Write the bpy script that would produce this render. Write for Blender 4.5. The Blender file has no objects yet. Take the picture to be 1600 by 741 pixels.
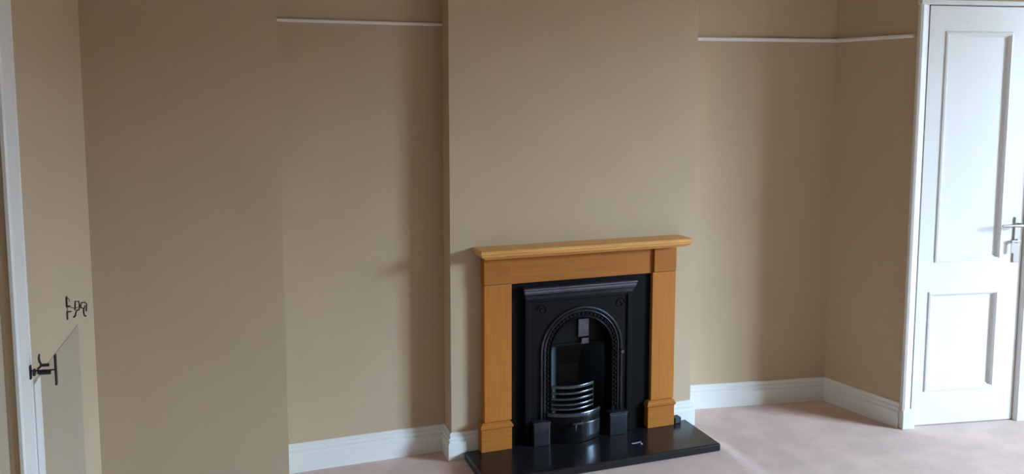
import bpy, bmesh, math
from mathutils import Vector, Matrix
R = math.radians
sc = bpy.context.scene

# ------------------------------------------------------------------ camera
YAW, TANP, FPX = R(17), 0.1, 1300.0
cam = bpy.data.cameras.new('camera'); cam_o = bpy.data.objects.new('camera', cam)
sc.collection.objects.link(cam_o); sc.camera = cam_o
cam.sensor_width = 36.0; cam.lens = FPX / 1600 * 36; cam.clip_start = 0.02
cam.shift_y = (280 - 370.5) / 1600
cam_o.location = (0, 0, 1.85)
cam_o.rotation_euler = (math.pi / 2 - math.atan(TANP), 0, -YAW)

# ------------------------------------------------------------------ world: overcast sky
w = bpy.data.worlds.new('world'); sc.world = w; w.use_nodes = True
bg = w.node_tree.nodes['Background']
bg.inputs[0].default_value = (0.58, 0.80, 1.0, 1); bg.inputs[1].default_value = 132.0
# sky portal in the window opening (guides the daylight, emits nothing itself)
WX, WY0, WY1, WZ0, WZ1 = 7.0, -0.45, 1.3, 0.95, 2.98
pl = bpy.data.lights.new('window_portal', 'AREA'); pl.shape = 'RECTANGLE'
pl.size = WY1 - WY0; pl.size_y = WZ1 - WZ0; pl.cycles.is_portal = True
po = bpy.data.objects.new('window_portal', pl); sc.collection.objects.link(po)
po.location = (WX + 0.13, (WY0 + WY1) / 2, (WZ0 + WZ1) / 2)
po.rotation_euler = Matrix(((0, 0, 1), (-1, 0, 0), (0, -1, 0))).to_euler()
vs = sc.view_settings
sc.display_settings.display_device = 'sRGB'
vs.view_transform = 'Standard'; vs.look = 'None'; vs.gamma = 1.0; vs.use_curve_mapping = False
vs.exposure = 0.0
sc.cycles.max_bounces = 16; sc.cycles.diffuse_bounces = 10; sc.cycles.use_denoising = True

# ------------------------------------------------------------------ materials
def mat(name, col, rough=0.6, metal=0.0, var=0.0, vscale=6.0, bump=0.0, bscale=200.0, stretch=(1, 1, 1), col2=None, coat=0.0, spec=0.5):
    m = bpy.data.materials.new(name); m.use_nodes = True
    nt = m.node_tree; b = nt.nodes['Principled BSDF']
    b.inputs['Base Color'].default_value = (*col, 1); b.inputs['Roughness'].default_value = rough
    b.inputs['Metallic'].default_value = metal; b.inputs['Coat Weight'].default_value = coat
    b.inputs['Specular IOR Level'].default_value = spec
    tc = nt.nodes.new('ShaderNodeTexCoord'); mp = nt.nodes.new('ShaderNodeMapping')
    nt.links.new(tc.outputs['Object'], mp.inputs[0]); mp.inputs['Scale'].default_value = stretch
    if var or col2:
        n = nt.nodes.new('ShaderNodeTexNoise'); n.inputs['Scale'].default_value = vscale
        n.inputs['Detail'].default_value = 6; n.inputs['Roughness'].default_value = 0.6
        nt.links.new(mp.outputs[0], n.inputs['Vector'])
        r = nt.nodes.new('ShaderNodeValToRGB')
        c2 = col2 or tuple(c * (1 - var) for c in col)
        r.color_ramp.elements[0].position = 0.35; r.color_ramp.elements[0].color = (*c2, 1)
        r.color_ramp.elements[1].position = 0.65; r.color_ramp.elements[1].color = (*col, 1)
        nt.links.new(n.outputs['Fac'], r.inputs[0]); nt.links.new(r.outputs[0], b.inputs['Base Color'])
    if bump:
        n2 = nt.nodes.new('ShaderNodeTexNoise'); n2.inputs['Scale'].default_value = bscale; n2.inputs['Detail'].default_value = 4
        nt.links.new(mp.outputs[0], n2.inputs['Vector'])
        bp = nt.nodes.new('ShaderNodeBump'); bp.inputs['Strength'].default_value = bump; bp.inputs['Distance'].default_value = 0.004
        nt.links.new(n2.outputs['Fac'], bp.inputs['Height']); nt.links.new(bp.outputs[0], b.inputs['Normal'])
    return m

WALL = mat('beige_wall_paint', (0.50, 0.392, 0.276), 0.85, var=0.04, vscale=2.5, bump=0.08, bscale=120, spec=0.25)
DARKW = mat('bounce_cutting_dark_wall', (0.10, 0.065, 0.042), 0.85, var=0.05, vscale=2.5)  # for unseen walls behind the camera, darkened to cut reflected light
CEIL = mat('bounce_tinted_ceiling', (0.45, 0.37, 0.25), 0.9, bump=0.05)  # unseen ceiling, colour darkened and warmed to shape the bounce light
CARPET = mat('pink_beige_carpet', (0.69, 0.53, 0.495), 0.95, var=0.16, vscale=5.0, bump=0.5, bscale=420, spec=0.1)
WHITE = mat('white_gloss_paint', (0.74, 0.75, 0.745), 0.35, var=0.02, vscale=4)
RAILM = mat('rail_paint', (0.80, 0.78, 0.76), 0.45, var=0.03, vscale=4)
GREYP = mat('cupboard_paint', (0.40, 0.325, 0.235), 0.8, var=0.04, vscale=3, bump=0.05)
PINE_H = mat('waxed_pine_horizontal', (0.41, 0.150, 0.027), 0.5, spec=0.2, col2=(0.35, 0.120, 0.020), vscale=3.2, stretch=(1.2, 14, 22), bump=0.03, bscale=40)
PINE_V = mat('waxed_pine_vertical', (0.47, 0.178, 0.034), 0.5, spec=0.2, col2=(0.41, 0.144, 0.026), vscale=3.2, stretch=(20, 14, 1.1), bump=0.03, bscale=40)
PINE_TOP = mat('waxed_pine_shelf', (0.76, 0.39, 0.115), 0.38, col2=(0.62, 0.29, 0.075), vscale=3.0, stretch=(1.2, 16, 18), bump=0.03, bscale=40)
SLATE = mat('black_slip_panel', (0.004, 0.004, 0.005), 0.55, spec=0.1, var=0.3, vscale=8)
HEARTH = mat('polished_black_hearth', (0.013, 0.013, 0.017), 0.22, var=0.35, vscale=5, bump=0.015, bscale=30)
IRON = mat('black_cast_iron', (0.004, 0.0045, 0.006), 0.4, spec=0.14, var=0.25, vscale=12, bump=0.06, bscale=150)
IRONP = mat('polished_cast_iron', (0.13, 0.145, 0.18), 0.28, metal=0.9, var=0.3, vscale=20, bump=0.04, bscale=120)
CHEEK = mat('lit_iron_cheek', (0.075, 0.11, 0.13), 0.4, var=0.3, vscale=9, bump=0.1, bscale=60)  # left cheek: window light on it put into a lighter teal
FIREBACK = mat('shaded_fireback', (0.020, 0.026, 0.030), 0.5, var=0.35, vscale=9, bump=0.15, bscale=60)  # back and right cheek: firebox shade put into a darker colour
SOOT = mat('soot_black', (0.008, 0.008, 0.009), 0.8)
CHROME = mat('satin_chrome', (0.40, 0.38, 0.37), 0.4, metal=1.0, var=0.03)
BLACKM = mat('black_iron_fitting', (0.014, 0.012, 0.014), 0.5, var=0.3, vscale=30)
BLUEB = mat('dark_blue_grey_plastic', (0.06, 0.075, 0.11), 0.4, var=0.2, vscale=40)
LILAC = mat('lilac_matte', (0.50, 0.40, 0.72), 0.6, var=0.1, vscale=60)
GRASS = mat('garden_paving', (0.12, 0.11, 0.09), 0.95, var=0.4, vscale=1.5)
BRICK = mat('brown_brick', (0.16, 0.09, 0.06), 0.9, var=0.3, vscale=3)
GLASS = bpy.data.materials.new('window_glass'); GLASS.use_nodes = True
_n = GLASS.node_tree; _n.nodes.clear()
_o = _n.nodes.new('ShaderNodeOutputMaterial'); _m = _n.nodes.new('ShaderNodeMixShader'); _t = _n.nodes.new('ShaderNodeBsdfTransparent')
_g = _n.nodes.new('ShaderNodeBsdfGlossy'); _g.inputs['Roughness'].default_value = 0.02; _m.inputs[0].default_value = 0.06
_n.links.new(_t.outputs[0], _m.inputs[1]); _n.links.new(_g.outputs[0], _m.inputs[2]); _n.links.new(_m.outputs[0], _o.inputs[0])

# ------------------------------------------------------------------ builders
class MB:
    def __init__(s): s.v = []; s.f = []
    def add(s, vs, fs):
        k = len(s.v); s.v += [tuple(p) for p in vs]; s.f += [tuple(i + k for i in f) for f in fs]; return s
    def box(s, x0, x1, y0, y1, z0, z1):
        return s.add([(x, y, z) for z in (z0, z1) for x, y in ((x0, y0), (x1, y0), (x1, y1), (x0, y1))],
                     [(0, 3, 2, 1), (4, 5, 6, 7), (0, 1, 5, 4), (1, 2, 6, 5), (2, 3, 7, 6), (3, 0, 4, 7)])
    def prism(s, poly, z0, z1):          # vertical extrusion of a plan polygon
        n = len(poly)
        return s.add([(x, y, z0) for x, y in poly] + [(x, y, z1) for x, y in poly],
                     [tuple(range(n))[::-1], tuple(range(n, 2 * n))] + [(i, (i + 1) % n, n + (i + 1) % n, n + i) for i in range(n)])
    def loft(s, loops, cap=True):
        n = len(loops[0]); vs = [p for l in loops for p in l]; fs = []
        for k in range(len(loops) - 1):
            for i in range(n):
                j = (i + 1) % n; fs.append((k * n + i, k * n + j, (k + 1) * n + j, (k + 1) * n + i))
        if cap: fs += [tuple(range(n))[::-1], tuple(range((len(loops) - 1) * n, len(loops) * n))]
        return s.add(vs, fs)
    def tube(s, pts, r, n=10, flat=1.0):
        pts = [Vector(p) for p in pts]; loops = []; ref = None
        for i, p in enumerate(pts):
            t = (pts[min(i + 1, len(pts) - 1)] - pts[max(i - 1, 0)]).normalized()
            if ref is None: ref = t.orthogonal().normalized()
            a = (ref - t * ref.dot(t)).normalized(); ref = a; b = t.cross(a)
            rr = r[i] if isinstance(r, (list, tuple)) else r
            loops.append([p + a * math.cos(2 * math.pi * k / n) * rr + b * math.sin(2 * math.pi * k / n) * rr * flat for k in range(n)])
        return s.loft(loops)
    def ball(s, c, r, n=8, m=5, sy=1.0):
        c = Vector(c); loops = [[c + Vector((math.sin(math.pi * k / m) * math.cos(2 * math.pi * i / n), math.sin(math.pi * k / m) * math.sin(2 * math.pi * i / n) * sy,
                 math.cos(math.pi * k / m))) * r for i in range(n)] for k in range(1, m)]
        return s.loft(loops)
    def build(s, name, m, parent=None, base=(0, 0, 0), bevel=0.0, smooth=False, frame=None):
        me = bpy.data.meshes.new(name); b = Vector(base)
        me.from_pydata([tuple(Vector(v) - b) for v in s.v], [], s.f); me.validate()
        bm = bmesh.new(); bm.from_mesh(me); bmesh.ops.recalc_face_normals(bm, faces=bm.faces); bm.to_mesh(me); bm.free()
        me.materials.append(m)
        o = bpy.data.objects.new(name, me); sc.collection.objects.link(o)
        if parent is not None: o.parent = parent
        else: put(o, b, frame)
        if bevel:
            md = o.modifiers.new('bevel', 'BEVEL'); md.width = bevel; md.segments = 2; md.limit_method = 'ANGLE'; md.angle_limit = R(40)
        if smooth:
            for p in me.polygons: p.use_smooth = True
            md = o.modifiers.new('split', 'EDGE_SPLIT'); md.split_angle = R(38)
        return o

def put(o, b, frame):
    if frame is None: o.location = b
    else:
        (ox, oy), a = frame
        o.location = (ox + b.x * math.cos(a) - b.y * math.sin(a), oy + b.x * math.sin(a) + b.y * math.cos(a), b.z); o.rotation_euler.z = a
def tag(o, label=None, cat=None, group=None, kind=None):
    for k, v in (('label', label), ('category', cat), ('group', group), ('kind', kind)):
        if v: o[k] = v
    return o
class T:                                 # a thing: an Empty at its base, parts given in frame coordinates
    def __init__(s, name, base=(0, 0, 0), frame=None, **k):
        s.o = bpy.data.objects.new(name, None); s.o.empty_display_size = 0.1; sc.collection.objects.link(s.o)
        s.base = Vector(base); put(s.o, s.base, frame); tag(s.o, **k)
    def part(s, name, mb, m, parent=None, **k): return mb.build(name, m, parent or s.o, s.base, **k)
def struct(name, mb, m, label, cat=None, **k): return tag(mb.build(name, m, **k), label, cat, kind='structure')

def wall_prism(p0, p1, nrm, th, z0, z1):
    p0, p1, n = Vector(p0), Vector(p1), Vector(nrm).normalized() * th
    return MB().prism([p0, p1, p1 + n, p0 + n], z0, z1)
def run(names, pts, prof, m, labels, cat, left=True):
    """mouldings along a plan polyline, mitred at its corners, one object per stretch; prof = (out, z)"""
    P = [Vector(p) for p in pts]; N = []
    for a, b in zip(P, P[1:]):
        d = (b - a).normalized(); N.append(Vector((d.y, -d.x)))       # room on the right-hand side of the run
    M = []
    for i in range(len(P)):
        if i == 0: M.append(N[0])
        elif i == len(P) - 1: M.append(N[-1])
        else:
            s = (N[i - 1] + N[i]).normalized(); M.append(s / s.dot(N[i]))
    for i, nm in enumerate(names):
        if nm is None: continue
        loops = [[(*(P[j] + M[j] * o), z) for o, z in prof] for j in (i, i + 1)]
        b = (*((P[i] + P[i + 1]) / 2), 0)
        struct(nm, MB().loft(loops), m, labels[i], cat, base=b)

# ------------------------------------------------------------------ plan of the room
CA = R(2.4); FR = ((0.889, 4.0), CA)                 # chimney-breast frame: x along the face, -y into the room
def fr(u, y): return Vector((0.889 + u * math.cos(CA) - y * math.sin(CA), 4.0 + u * math.sin(CA) + y * math.cos(CA)))
CW = 1.405; ZC = 3.1
LX, PY, PX = -0.638, 3.55, 0.088                     # left wall, pier face, pier corner
AL0, AL1 = Vector((PX, 4.095)), fr(0.012, 0.0) + Vector((-0.006, 0.135))
CL, CR = fr(0.012, 0), fr(CW, 0)
AR0, AR1, RT = Vector((2.30, 4.286)), Vector((3.267, 4.166)), Vector((3.394, 3.673))
DA = math.atan2(3.573 - 3.673, 4.134 - 3.394); DF = ((RT.x, RT.y), DA)
def dr(u, y=0): return Vector((RT.x + u * math.cos(DA) - y * math.sin(DA), RT.y + u * math.sin(DA) + y * math.cos(DA)))
DE = dr((WX - RT.x) / math.cos(DA)); BY = -3.5

struct('floor', MB().box(LX - .2, WX + .2, BY - .2, 4.9, -.12, 0), CARPET, 'pinkish beige fitted carpet covering the room floor', 'floor')
struct('ceiling', MB().box(LX - .2, WX + .2, BY - .2, 4.9, ZC, ZC + .12), CEIL, 'unseen ceiling, tinted tan to dim and warm the bounce light', 'ceiling')
# left wall with a doorway
mb = MB(); y0, y1, dz = 1.63, 2.455, 2.34
mb.box(LX - .15, LX, -.6, y0, 0, ZC).box(LX - .15, LX, y1, PY + .15, 0, ZC).box(LX - .15, LX, y0, y1, dz, ZC).box(LX - .19, LX - .15, y0 - .1, y1 + .1, 0, ZC)
struct('wall_left', mb, WALL, 'beige left wall with black hooks and a low cupboard', 'wall')
struct('wall_left_rear', MB().box(LX - .15, LX, BY, -.6, 0, ZC), DARKW, 'unseen left wall behind the viewer, dark brown to cut bounce light', 'wall')
struct('wall_pier', MB().box(LX, PX, PY, 4.35, 0, ZC), WALL, 'plain beige projecting wall left of the recess', 'wall')
struct('wall_recess_left', wall_prism(AL0, AL1 + Vector((.1, 0)), (0, 1), .2, 0, ZC), WALL, 'beige recess wall left of the chimney breast', 'wall')
# chimney breast with the fireplace opening
o0, o1, oz = 0.44, 0.98, 0.80
def fpoly(*q): return [fr(*p) for p in q]
mb = MB()
mb.prism(fpoly((.012, 0), (o0, 0), (o0, .45), (.012, .45)), 0, ZC).prism(fpoly((o1, 0), (CW, 0), (CW, .45), (o1, .45)), 0, ZC)
mb.prism(fpoly((o0, 0), (o1, 0), (o1, .45), (o0, .45)), oz, ZC).prism(fpoly((o0, .40), (o1, .40), (o1, .45), (o0, .45)), 0, oz)
struct('wall_chimney_breast', mb, WALL, 'beige chimney breast behind the wooden fire surround', 'wall')
struct('wall_recess_right', wall_prism(AR0, AR1, (.12, 1), .2, 0, ZC), WALL, 'beige recess wall right of the chimney breast', 'wall')
mb = MB().prism([AR1, RT, dr(.04), dr(.04, .12), AR1 + Vector((.12, .05))], 0, ZC)
struct('wall_return_right', mb, WALL, 'narrow beige return wall beside the white panelled door', 'wall')
mb = MB()
L = (WX - RT.x) / math.cos(DA)
for a, b, z0, z1 in ((.70, L + .1, 0, ZC), (.04, .70, 2.336, ZC)):
    mb.prism([dr(a), dr(b), dr(b, .12), dr(a, .12)], z0, z1)
mb.prism([dr(.0, .12), dr(.78, .12), dr(.78, .16), dr(.0, .16)], 0, ZC)
struct('wall_door', mb, WALL, 'beige wall around the white panelled door', 'wall')
mb = MB()
mb.box(WX, WX + .25, BY, WY0, 0, ZC).box(WX, WX + .25, WY1, 3.75, 0, ZC).box(WX, WX + .25, WY0, WY1, 0, WZ0).box(WX, WX + .25, WY0, WY1, WZ1, ZC)
struct('wall_right', mb, WALL, 'beige window wall on the right', 'wall')
struct('wall_rear', MB().box(LX - .15, WX + .25, BY - .15, BY, 0, ZC), DARKW, 'unseen rear wall, dark brown to cut bounce light', 'wall')
struct('ground', MB().box(WX + .25, 60, -45, 45, -.35, -.3), GRASS, 'paved yard outside the window', 'ground')

# added unseen building, placed to block low sky light from the upper walls
nb = T('sky_blocker', (30, 0, -.3), label='added brick block outside the window, holding back low sky light', cat='building')
nb.part('wall', MB().box(28, 33, -26, 26, -.3, 3.4), BRICK)
nb.part('roof', MB().loft([[(27.7, y, 3.4), (33.3, y, 3.4), (30.5, y, 5.5)] for y in (-26.3, 26.3)]), SLATE)

# window in the right wall
win = T('window_1', (WX + .12, (WY0 + WY1) / 2, WZ0), label='white casement window in the right wall', cat='window', kind='structure')
def wframe(y0, y1, z0, z1, t, x0, x1):
    return MB().box(x0, x1, y0, y0 + t, z0, z1).box(x0, x1, y1 - t, y1, z0, z1).box(x0, x1, y0 + t, y1 - t, z0, z0 + t).box(x0, x1, y0 + t, y1 - t, z1 - t, z1)
win.part('window_frame', wframe(WY0, WY1, WZ0, WZ1, .05, WX + .08, WX + .16), WHITE)
ym = (WY0 + WY1) / 2
win.part('mullion', MB().box(WX + .085, WX + .155, ym - .03, ym + .03, WZ0 + .05, WZ1 - .05), WHITE)
for a, b in ((WY0 + .05, ym - .03), (ym + .03, WY1 - .05)):
    win.part('pane', MB().box(WX + .118, WX + .122, a, b, WZ0 + .05, WZ1 - .05), GLASS)
win.part('window_sill', MB().box(WX - .08, WX + .08, WY0 - .06, WY1 + .06, WZ0 - .03, WZ0), WHITE, bevel=.008)

# baseboards, picture rails
BP = [(0, 0), (.021, 0), (.021, .090), (.013, .096), (.013, .102), (.0165, .106), (.0165, .114), (.008, .121), (.008, .125), (.0115, .129), (.010, .138), (.004, .142), (0, .142)]
LB = ['tall white moulded skirting board along the left recess', 'short white skirting board on the chimney breast side', 'short white skirting board left of the fire surround']
run(['baseboard_recess_left', 'baseboard_breast_side', 'baseboard_breast_left'], [AL0, AL1, CL, fr(.165, 0)], BP, WHITE, LB, 'skirting board')
LB = ['small white skirting board piece right of the fire surround', 'white skirting board on the right side of the breast', 'white moulded skirting board along the right recess', 'white skirting board on the return wall beside the door']
ARm = Vector((CR.x + .004, 0)); ARm.y = AR0.y + (AR1.y - AR0.y) * (ARm.x - AR0.x) / (AR1.x - AR0.x)
run(['baseboard_breast_right', 'baseboard_breast_far_side', 'baseboard_recess_right', 'baseboard_return'], [fr(1.25, 0), CR, ARm, AR1, RT], BP, WHITE, LB, 'skirting board')
run(['baseboard_pier'], [(LX, PY), (PX, PY)], BP, WHITE, ['white skirting board at the foot of the projecting wall'], 'skirting board')
run(['baseboard_door_wall'], [dr(.765), DE], BP, WHITE, ['white skirting board right of the panelled door'], 'skirting board')
def rail(z, h, d): return [(0, z), (d * .6, z), (d, z + h * .35), (d, z + h * .8), (d * .8, z + h), (0, z + h)]
run(['trim_1'], [AL0, AL1], rail(2.196, .015, .018), RAILM, ['thin white picture rail across the left recess'], 'picture rail')
run(['trim_2', 'trim_3'], [ARm, AR1, RT + (AR1 - RT) * .035], rail(2.162, .020, .022), RAILM,
    ['thin white picture rail across the right recess', 'thin white picture rail on the return wall by the door'], 'picture rail')

# ------------------------------------------------------------------ white panelled door on the right
tr = T('trim_4', (.35, 0, 0), DF, label='white door casing around the panelled door', cat='door casing', kind='structure')
tr.part('casing_leg', MB().loft([[(x, y, z) for x, y in ((-.004, .0), (-.004, -.022), (.010, -.027), (.036, -.020), (.046, -.012), (.058, -.004), (.058, 0))] for z in (.0, 2.35)]), WHITE, bevel=.002)
tr.part('casing_plinth', MB().box(-.007, .066, -.038, 0, 0, .105), WHITE, bevel=.004)
tr.part('casing_leg', MB().loft([[(x, y, z) for x, y in ((.708, 0), (.708, -.016), (.72, -.026), (.752, -.03), (.765, -.022), (.765, 0))] for z in (0, 2.35)]), WHITE, bevel=.002)
tr.part('casing_head', MB().box(-.012, .772, -.040, 0, 2.335, 2.358), WHITE, bevel=.003)
dr_ = T('door_1', (.385, 0, 0), DF, label='white two-panel wooden door with a chrome lever handle', cat='door', kind='structure')
d0, d1, dt = .067, .7015, 2.331; FY, BYd = -.002, .036
pan = [(.175, .56, .945, 2.185), (.150, .56, .210, .757)]
leaf = MB()
leaf.box(d0, .15, FY, BYd, .006, dt).box(.56, d1, FY, BYd, .006, dt).box(.15, .56, FY, BYd, 2.185, dt).box(.15, .56, FY, BYd, .757, .945).box(.15, .56, FY, BYd, .006, .21).box(.15, .175, FY, BYd, .945, 2.185)
dr_.part('leaf', leaf, WHITE)
def rect_loft(x0, x1, z0, z1, prof):     # (inset, y) rings
    return [[(x0 + i, y, z0 + i), (x1 - i, y, z0 + i), (x1 - i, y, z1 - i), (x0 + i, y, z1 - i)] for i, y in prof]
for x0, x1, z0, z1 in pan:
    p = dr_.part('panel', MB().box(x0, x1, .012, .024, z0, z1), WHITE)
    dr_.part('panel_moulding', MB().loft(rect_loft(x0, x1, z0, z1, [(-.012, FY), (-.010, FY - .006), (.000, FY - .008), (.008, FY - .003), (.010, .005), (.016, .008), (.018, .012)]), cap=False), WHITE, p)
h = dr_.part('handle_plate', MB().box(.644, .683, FY - .009, FY, .92, 1.177), CHROME, bevel=.003)
lev = MB().tube([(.664, FY - .008, 1.135), (.664, FY - .050, 1.135), (.655, FY - .058, 1.135), (.60, FY - .058, 1.137), (.531, FY - .054, 1.136)], [.010, .010, .0095, .008, .007], 12)
dr_.part('lever', lev, CHROME, h, smooth=True)
dr_.part('thumb_turn', MB().box(.618, .672, FY - .026, FY - .009, 1.037, 1.047).tube([(.664, FY - .007, 1.042), (.664, FY - .02, 1.042)], .011, 12), CHROME, h, bevel=.001)
dr_.part('thumb_turn_drop', MB().box(.618, .638, FY - .022, FY - .019, .975, 1.037), CHROME, h, bevel=.001)

# ------------------------------------------------------------------ left doorway: casing and door
tr = T('trim_5', (LX, 2.53, 0), label='white painted door casing at the far left edge', cat='door casing', kind='structure')
prof = ((0, 2.450), (.008, 2.450), (.012, 2.460), (.012, 2.560), (.005, 2.566), (.005, 2.574), (.009, 2.580), (.006, 2.600), (0, 2.600))
tr.part('casing_leg', MB().loft([[(LX + x, y, z) for x, y in prof] for z in (0, 2.47)]), WHITE)
tr.part('casing_leg', MB().loft([[(LX + x, 4.085 - y, z) for x, y in prof] for z in (0, 2.47)]), WHITE)
tr.part('casing_head', MB().box(LX, LX + .011, 1.635, 2.45, 2.335, 2.47), WHITE, bevel=.004)
d2 = T('door_2', (LX - .03, 2.04, 0), label='cream panelled door at the far left edge', cat='door', kind='structure')
lf = MB(); xa, xb = LX - .065, LX - .025
lf.box(xa, xb, 2.36, 2.452, .006, 2.335).box(xa, xb, 1.633, 1.73, .006, 2.335)
for z0, z1 in ((.006, .21), (.757, .945), (2.185, 2.335)): lf.box(xa, xb, 1.73, 2.36, z0, z1)
d2.part('leaf', lf, GREYP)
for z0, z1 in ((.21, .757), (.945, 2.185)): d2.part('panel', MB().box(xa + .005, xa + .02, 1.73, 2.36, z0, z1), GREYP)

# ------------------------------------------------------------------ low cupboard, latch and hooks on the left wall
cb = T('door_3', (LX, 2.93, 0), label='low beige flush cupboard door with a white stile on the left wall', cat='cupboard door', kind='structure')
cb.part('cupboard_door', MB().box(LX, LX + .002, 2.684, 3.25, .004, 1.033), GREYP)
cb.part('stile', MB().box(LX, LX + .010, 2.603, 2.640, 0, 1.030).box(LX, LX + .007, 2.648, 2.680, 0, 1.030), WHITE, bevel=.002)

LY = 2.548; X0 = LX + .012
lt = T('door_latch', (X0, LY, 1.065), label='black iron latch with twin grips on the white door casing', cat='latch')
lt.part('back_plate', MB().box(X0 - .001, X0 + .004, LY - .007, LY + .007, 1.064, 1.103), BLACKM, bevel=.001)
lt.part('spindle', MB().tube([(X0, LY, 1.087), (-.575, LY, 1.085), (-.560, LY, 1.085)], [.0025, .0022, .0022], 8), BLACKM, smooth=True)
lt.part('collar', MB().tube([(-.6175, LY, 1.082), (-.6125, LY, 1.082)], .0105, 12), BLACKM, smooth=True)
lt.part('lever', MB().tube([(-.600, LY, 1.133), (-.602, LY, 1.122), (-.601, LY, 1.112), (-.597, LY, 1.103), (-.600, LY, 1.096), (-.607, LY, 1.090)], [.0022, .003, .003, .0032, .0032, .003], 8), BLACKM, smooth=True)
lt.part('grip', MB().tube([(-.600, LY, 1.098), (-.592, LY, 1.1005), (-.577, LY, 1.100)], [.003, .0045, .0045], 10), BLACKM, smooth=True)
lt.part('grip', MB().tube([(-.608, LY, 1.080), (-.600, LY, 1.079), (-.574, LY, 1.078)], [.0035, .0058, .0058], 10), BLACKM, smooth=True)
lt.part('end_plate', MB().box(-.5635, -.5588, LY - .007, LY + .007, 1.041, 1.128), BLACKM, bevel=.001)

HY = 3.09
hk = T('coat_hook', (LX, HY, 1.093), label='black curled iron coat hook on the left wall above the cupboard', cat='hook')
hk.part('back_plate', MB().box(LX, LX + .003, HY - .008, HY + .008, 1.137, 1.172).tube([(LX + .002, HY, 1.168), (-.629, HY, 1.164), (-.627, HY, 1.154)], .0015, 6).tube([(LX + .002, HY, 1.139), (-.625, HY, 1.139)], .002, 6), BLACKM)
hk.part('bracket', MB().box(LX, LX + .003, HY - .006, HY + .006, 1.093, 1.122).tube([(LX, HY, 1.1195), (-.623, HY, 1.1195)], .0025, 6), BLACKM)
hk.part('arm', MB().tube([(LX + .002, HY, 1.1375), (-.612, HY, 1.130), (-.597, HY, 1.134), (-.590, HY, 1.131)], .0012, 6), BLACKM)
hk.part('ring', MB().tube([(-.612, HY, 1.124), (-.610, HY, 1.154), (-.600, HY, 1.154), (-.598, HY, 1.144), (-.598, HY, 1.130), (-.601, HY, 1.123), (-.607, HY, 1.123)], .0026, 8), BLACKM, smooth=True)
hk.part('curl', MB().tube([(-.578, HY, 1.117), (-.5755, HY, 1.142), (-.580, HY, 1.148), (-.591, HY, 1.148), (-.594, HY, 1.137), (-.592, HY, 1.129), (-.583, HY, 1.128), (-.581, HY, 1.138)], .0023, 8), BLACKM, smooth=True)
hk.part('tail', MB().tube([(-.585, HY, 1.128), (-.586, HY, 1.117), (-.585, HY, 1.107), (-.583, HY, 1.101), (-.578, HY, 1.101)], .0026, 8), BLACKM, smooth=True)
hk.part('tail', MB().tube([(-.607, HY, 1.123), (-.610, HY, 1.115), (-.612, HY, 1.104), (-.618, HY, 1.099)], [.002, .0025, .0028, .003], 8), BLACKM, smooth=True)

# ------------------------------------------------------------------ fireplace: hearth
he = T('hearth', (.72, -.2, 0), FR, label='polished black stone hearth slab on the carpet', cat='hearth')
HZ = .042
he.part('slab', MB().box(.072, 1.365, -.372, -.0195, 0, HZ), HEARTH, bevel=.008)

# wooden surround
su = T('fire_surround', (.70, -.06, HZ), FR, label='honey pine fire surround with a moulded mantel shelf', cat='fireplace')
for a, b in ((.146, .318), (1.095, 1.266)):
    pl_ = su.part('plinth', MB().box(a + .004, b - .004, -.070, -.0195, HZ, .168), PINE_H, bevel=.002)
    lo = [[(a + i, -.074 + i, z), (b - i, -.074 + i, z), (b - i, -.0195, z), (a + i, -.0195, z)] for i, z in ((.003, .158), (-.002, .164), (-.002, .172), (.002, .176), (.004, .183), (.013, .191))]
    su.part('plinth_cap', MB().loft(lo), PINE_H, pl_)
for a, b in ((.172, .318), (1.124, 1.265)):
    su.part('pilaster', MB().box(a, b, -.054, -.001, .191, .903), PINE_V, bevel=.002)
    su.part('corner_block', MB().box(a - .002 if a < .5 else a + .006, b, -.059, -.001, .906, 1.045), PINE_H, bevel=.002)
su.part('frieze', MB().box(.319, 1.129, -.043, -.032, .899, 1.045), PINE_H, bevel=.0015)
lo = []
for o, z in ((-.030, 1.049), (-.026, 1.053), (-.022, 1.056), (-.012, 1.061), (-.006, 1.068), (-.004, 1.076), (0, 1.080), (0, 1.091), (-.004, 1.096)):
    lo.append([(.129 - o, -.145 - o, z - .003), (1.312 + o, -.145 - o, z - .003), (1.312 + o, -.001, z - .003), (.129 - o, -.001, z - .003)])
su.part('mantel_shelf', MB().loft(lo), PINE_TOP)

# black slips and cast-iron insert
ins = T('fireplace_insert', (.71, -.04, HZ), FR, label='black cast-iron arched fireplace insert with beaded arch and grate', cat='fireplace')
su.part('side_slip', MB().box(.319, .42, -.030, -.001, HZ, .899), SLATE)
su.part('side_slip', MB().box(.98, 1.123, -.030, -.001, HZ, .899), SLATE)
su.part('top_slip', MB().box(.42, .98, -.030, -.001, .82, .899), SLATE)
I0, I1, ZT = .390, 1.002, .838
ac, az, ar = .711, .520, .172            # arch centre, springing height, opening radius
NA = 28
def arch(r, zb, n=NA, y=0.0):
    pts = [(ac - r, y, zb), (ac - r, y, (zb + az) / 2)]
    pts += [(ac - r * math.cos(math.pi * k / n), y, az + r * math.sin(math.pi * k / n)) for k in range(n + 1)]
    return pts + [(ac + r, y, (zb + az) / 2), (ac + r, y, zb)]
def outer_pts(inner):
    out = []
    for x, y, z in inner:
        if z <= az: out.append((I0 if x < ac else I1, y, z)); continue
        dx, dz = x - ac, z - az; t = min((I1 - ac if dx > 0 else ac - I0) / max(abs(dx), 1e-6), (ZT - az) / max(dz, 1e-6))
        out.append((ac + dx * t, y, az + dz * t))
    return out
a_in = arch(ar, HZ); a_out = outer_pts(a_in); n = len(a_in)
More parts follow.
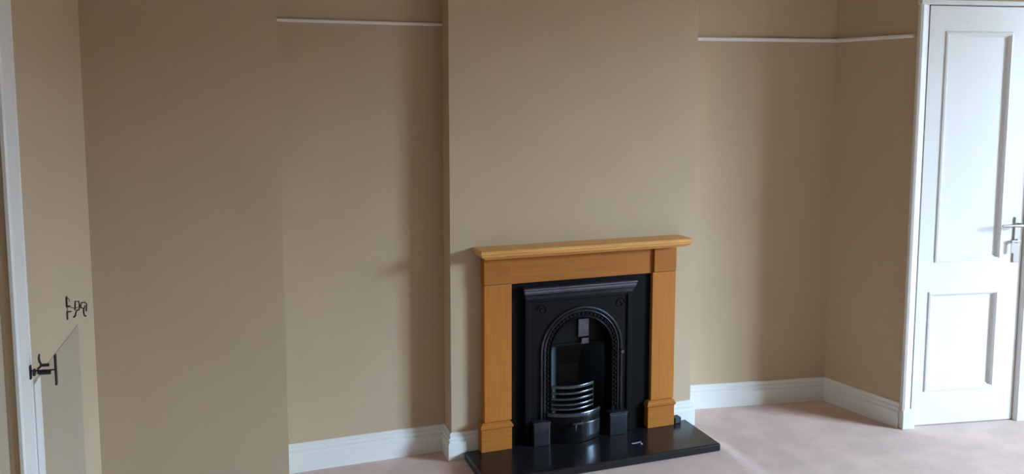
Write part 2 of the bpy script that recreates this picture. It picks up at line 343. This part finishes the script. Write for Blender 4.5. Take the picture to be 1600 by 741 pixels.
# keep the two top corners square
for cxr in (I0, I1):
    k = min(range(n), key=lambda i: (a_out[i][0] - cxr) ** 2 + (a_out[i][2] - ZT) ** 2); a_out[k] = (cxr, 0, ZT)
pf, pb = -.050, -.031
vsx = [(x, pf, z) for x, _, z in a_out] + [(x, pf, z) for x, _, z in a_in] + [(x, .03, z) for x, _, z in a_in] + [(x, pb, z) for x, _, z in a_out]
fs = []
for i in range(n - 1):
    fs += [(i, i + 1, n + i + 1, n + i), (n + i, n + i + 1, 2 * n + i + 1, 2 * n + i), (i + 1, i, 3 * n + i, 3 * n + i + 1)]
ins.part('front_plate', MB().add(vsx, fs), IRON)
# raised border and cornice
ins.part('border', MB().box(I0, I0 + .030, -.060, -.0495, HZ, .812).box(I1 - .030, I1, -.060, -.0495, HZ, .812).box(I0 + .03, I1 - .03, -.060, -.0495, .795, .812), IRON, bevel=.004)
lo = []
for o, z in ((-.004, .812), (.0, .822), (.004, .832), (.009, .842), (.012, .852), (.012, .862), (.016, .866), (.016, .874), (.012, .878)):
    lo.append([(I0 - o, -.064 - o * 1.4, z), (I1 + o, -.064 - o * 1.4, z), (I1 + o, -.0305, z), (I0 - o, -.0305, z)])
ins.part('cornice', MB().loft(lo), IRONP, bevel=.001)
# arch mouldings: concentric half rounds
for r, t, d in ((.229, .0075, .016), (.211, .006, .012), (.178, .006, .010)):
    path = arch(r, .17, 32); m_ = MB(); lo = []
    for k, (x, y, z) in enumerate(path):
        rad = Vector((x - ac, 0, z - az)).normalized() if z > az else Vector((-1 if x < ac else 1, 0, 0))
        lo.append([Vector((x, pf + .002, z)) + rad * (math.cos(q) * t) + Vector((0, -math.sin(q) * d, 0)) for q in [math.pi * j / 6 for j in range(7)]])
    ins.part('arch_moulding', m_.loft(lo), IRONP if r > .2 else IRON, smooth=True)
# beading along the channel of the arch
bd = MB(); r = .195; NB = 26
for k in range(NB + 1):
    a = math.pi * k / NB; bd.ball((ac - r * math.cos(a), pf - .003, az + r * math.sin(a)), .0075, 8, 5)
for k in range(1, 14):
    for sgn in (-1, 1): bd.ball((ac + sgn * r, pf - .003, az - k * .0245), .0075, 8, 5)
tag(ins.part('beading', bd, IRON, smooth=True), kind='stuff')
# scrolls in the spandrels, rosette at the right springing
for sgn in (-1, 1):
    pts = []
    for k in range(30):
        a = k / 29 * math.pi * 2.6; rr = .030 - k * .0008
        pts.append((ac + sgn * .222 + sgn * rr * math.cos(a), pf - .002, .752 + rr * math.sin(a)))
    ins.part('scroll', MB().tube(pts, .0035, 6), IRON, smooth=True)
ins.part('damper_knob', MB().tube([(.938, pf, .492), (.938, pf - .018, .492), (.938, pf - .026, .492)], [.006, .013, .009], 12), IRONP, smooth=True)
# firebox: splayed cheeks, back, throat plate
fb = MB()
zb0, zt0, yf, yb = HZ, .70, .03, .20
fb_l = [(.545, yf), (.690, yb - .02)]; fb_r = [(.887, yf), (.800, yb)]
ins.part('cheek', MB().prism([(fb_l[0][0], yf), (fb_l[1][0], yb), (fb_l[1][0] - .012, yb + .01), (fb_l[0][0] - .012, yf)], zb0, zt0), CHEEK)
ins.part('cheek', MB().prism([(fb_r[0][0], yf), (fb_r[0][0] + .012, yf), (fb_r[1][0] + .012, yb + .01), (fb_r[1][0], yb)], zb0, zt0), FIREBACK)
ins.part('fireback', MB().loft([[(.62, yb, zb0), (.82, yb, zb0), (.82, yb + .012, zb0), (.62, yb + .012, zb0)], [(.62, yb, .36), (.82, yb, .36), (.82, yb + .012, .36), (.62, yb + .012, .36)], [(.60, yb - .09, .66), (.84, yb - .09, .66), (.84, yb - .078, .66), (.60, yb - .078, .66)]]), FIREBACK)
ins.part('firebox_lining', MB().box(.46, .96, .225, .235, HZ, .76).box(.455, .465, .031, .235, HZ, .76).box(.955, .965, .031, .235, HZ, .76).box(.46, .96, .031, .235, .755, .765), SOOT)
ins.part('throat_plate', MB().box(.54, .89, .036, .048, .535, .72).box(.545, .885, .030, .052, .522, .535), IRON, bevel=.002)
dm = ins.part('damper', MB().box(.722, .786, .022, .036, .565, .665), IRONP, bevel=.003)
ins.part('damper_catch', MB().box(.738, .782, .014, .036, .527, .560), IRONP, dm, bevel=.003)
ins.part('firebox_floor', MB().box(.545, .887, -.045, .215, HZ + .001, .060), SOOT)
# feet blocks
for a, b in ((.428, .516), (.862, .962)):
    ft = ins.part('foot_block', MB().box(a, b, -.092, -.0495, HZ, .154), IRONP, bevel=.003)
    ins.part('foot_block_cap', MB().loft([[(a - i, -.092 - i, z), (b + i, -.092 - i, z), (b + i, -.0495, z), (a - i, -.0495, z)] for i, z in ((0, .154), (.004, .158), (.004, .166), (0, .169))]), IRONP, ft)
# grate bars and ash-pan cover, bowed in plan
def bow(u0, u1, yend, sag, n=16):
    return [(u0 + (u1 - u0) * k / n, yend - sag * (1 - (2 * k / n - 1) ** 2)) for k in range(n + 1)]
def band(mb, line, dep, z0, z1, flare=0.0):
    lo = []
    for x, y in line: lo.append([(x, y, z0), (x, y - flare, z1), (x, y + dep, z1), (x, y + dep, z0)])
    return mb.loft(lo)
gr = ins.part('grate_frame', MB().box(.532, .542, -.062, -.03, .19, .345).box(.768, .778, -.062, -.03, .19, .345).box(.532, .778, -.03, .10, .195, .205), IRON, bevel=.002)
for z, hh in ((.330, .016), (.299, .011), (.268, .011), (.239, .010), (.214, .010)):
    ins.part('bar', band(MB(), bow(.532, .778, -.060, .038), .012, z, z + hh), IRONP, gr, bevel=.002)
ap = ins.part('ash_pan_cover', band(MB(), bow(.512, .808, -.068, .048), .010, HZ + .002, .185, .004), IRON, bevel=.002)
ins.part('ash_pan_rim', band(MB(), bow(.508, .812, -.070, .053), .016, .185, .205, .0), IRONP, ap, bevel=.003)
ins.part('ash_pan_apron', band(MB(), bow(.60, .806, -.0745, .040), .006, .070, .150, .006), IRONP, ap, bevel=.004)
ins.part('ash_pan_handle', MB().tube([(.630, -.108, .155), (.630, -.134, .153), (.640, -.138, .155), (.672, -.138, .155), (.682, -.134, .153), (.682, -.108, .155)], .0062, 8).tube([(.640, -.136, .155), (.640, -.141, .140), (.640, -.139, .120)], .0055, 8), IRONP, ap, smooth=True)

# small things on the hearth
bx = T('small_box', (1.285, -.05, HZ), FR, label='tiny dark box on the hearth beside the right plinth', cat='box')
bx.part('body', MB().box(1.270, 1.312, -.062, -.022, HZ, .076), BLACKM, bevel=.003)
bx.part('face', MB().box(1.276, 1.300, -.0645, -.0615, .048, .070), BLUEB, bevel=.001)
sp = T('lilac_speck', (.945, -.215, HZ), FR, label='tiny lilac speck on the black hearth', cat='speck')  # lilac speck, built as a small raised strip
sp.part('strip', MB().loft([[(.925 + t * .05, -.215 - t * .004, HZ + .0008 + .006 * t * t), (.925 + t * .05, -.227 - t * .006, HZ + .0008 + .006 * t * t),
        (.925 + t * .05, -.227 - t * .006, HZ + .0016 + .006 * t * t), (.925 + t * .05, -.215 - t * .004, HZ + .0016 + .006 * t * t)] for t in (0, .25, .5, .75, 1)]), LILAC)
sp.part('fold', MB().box(.967, .975, -.245, -.231, HZ, HZ + .004), LILAC, bevel=.001)
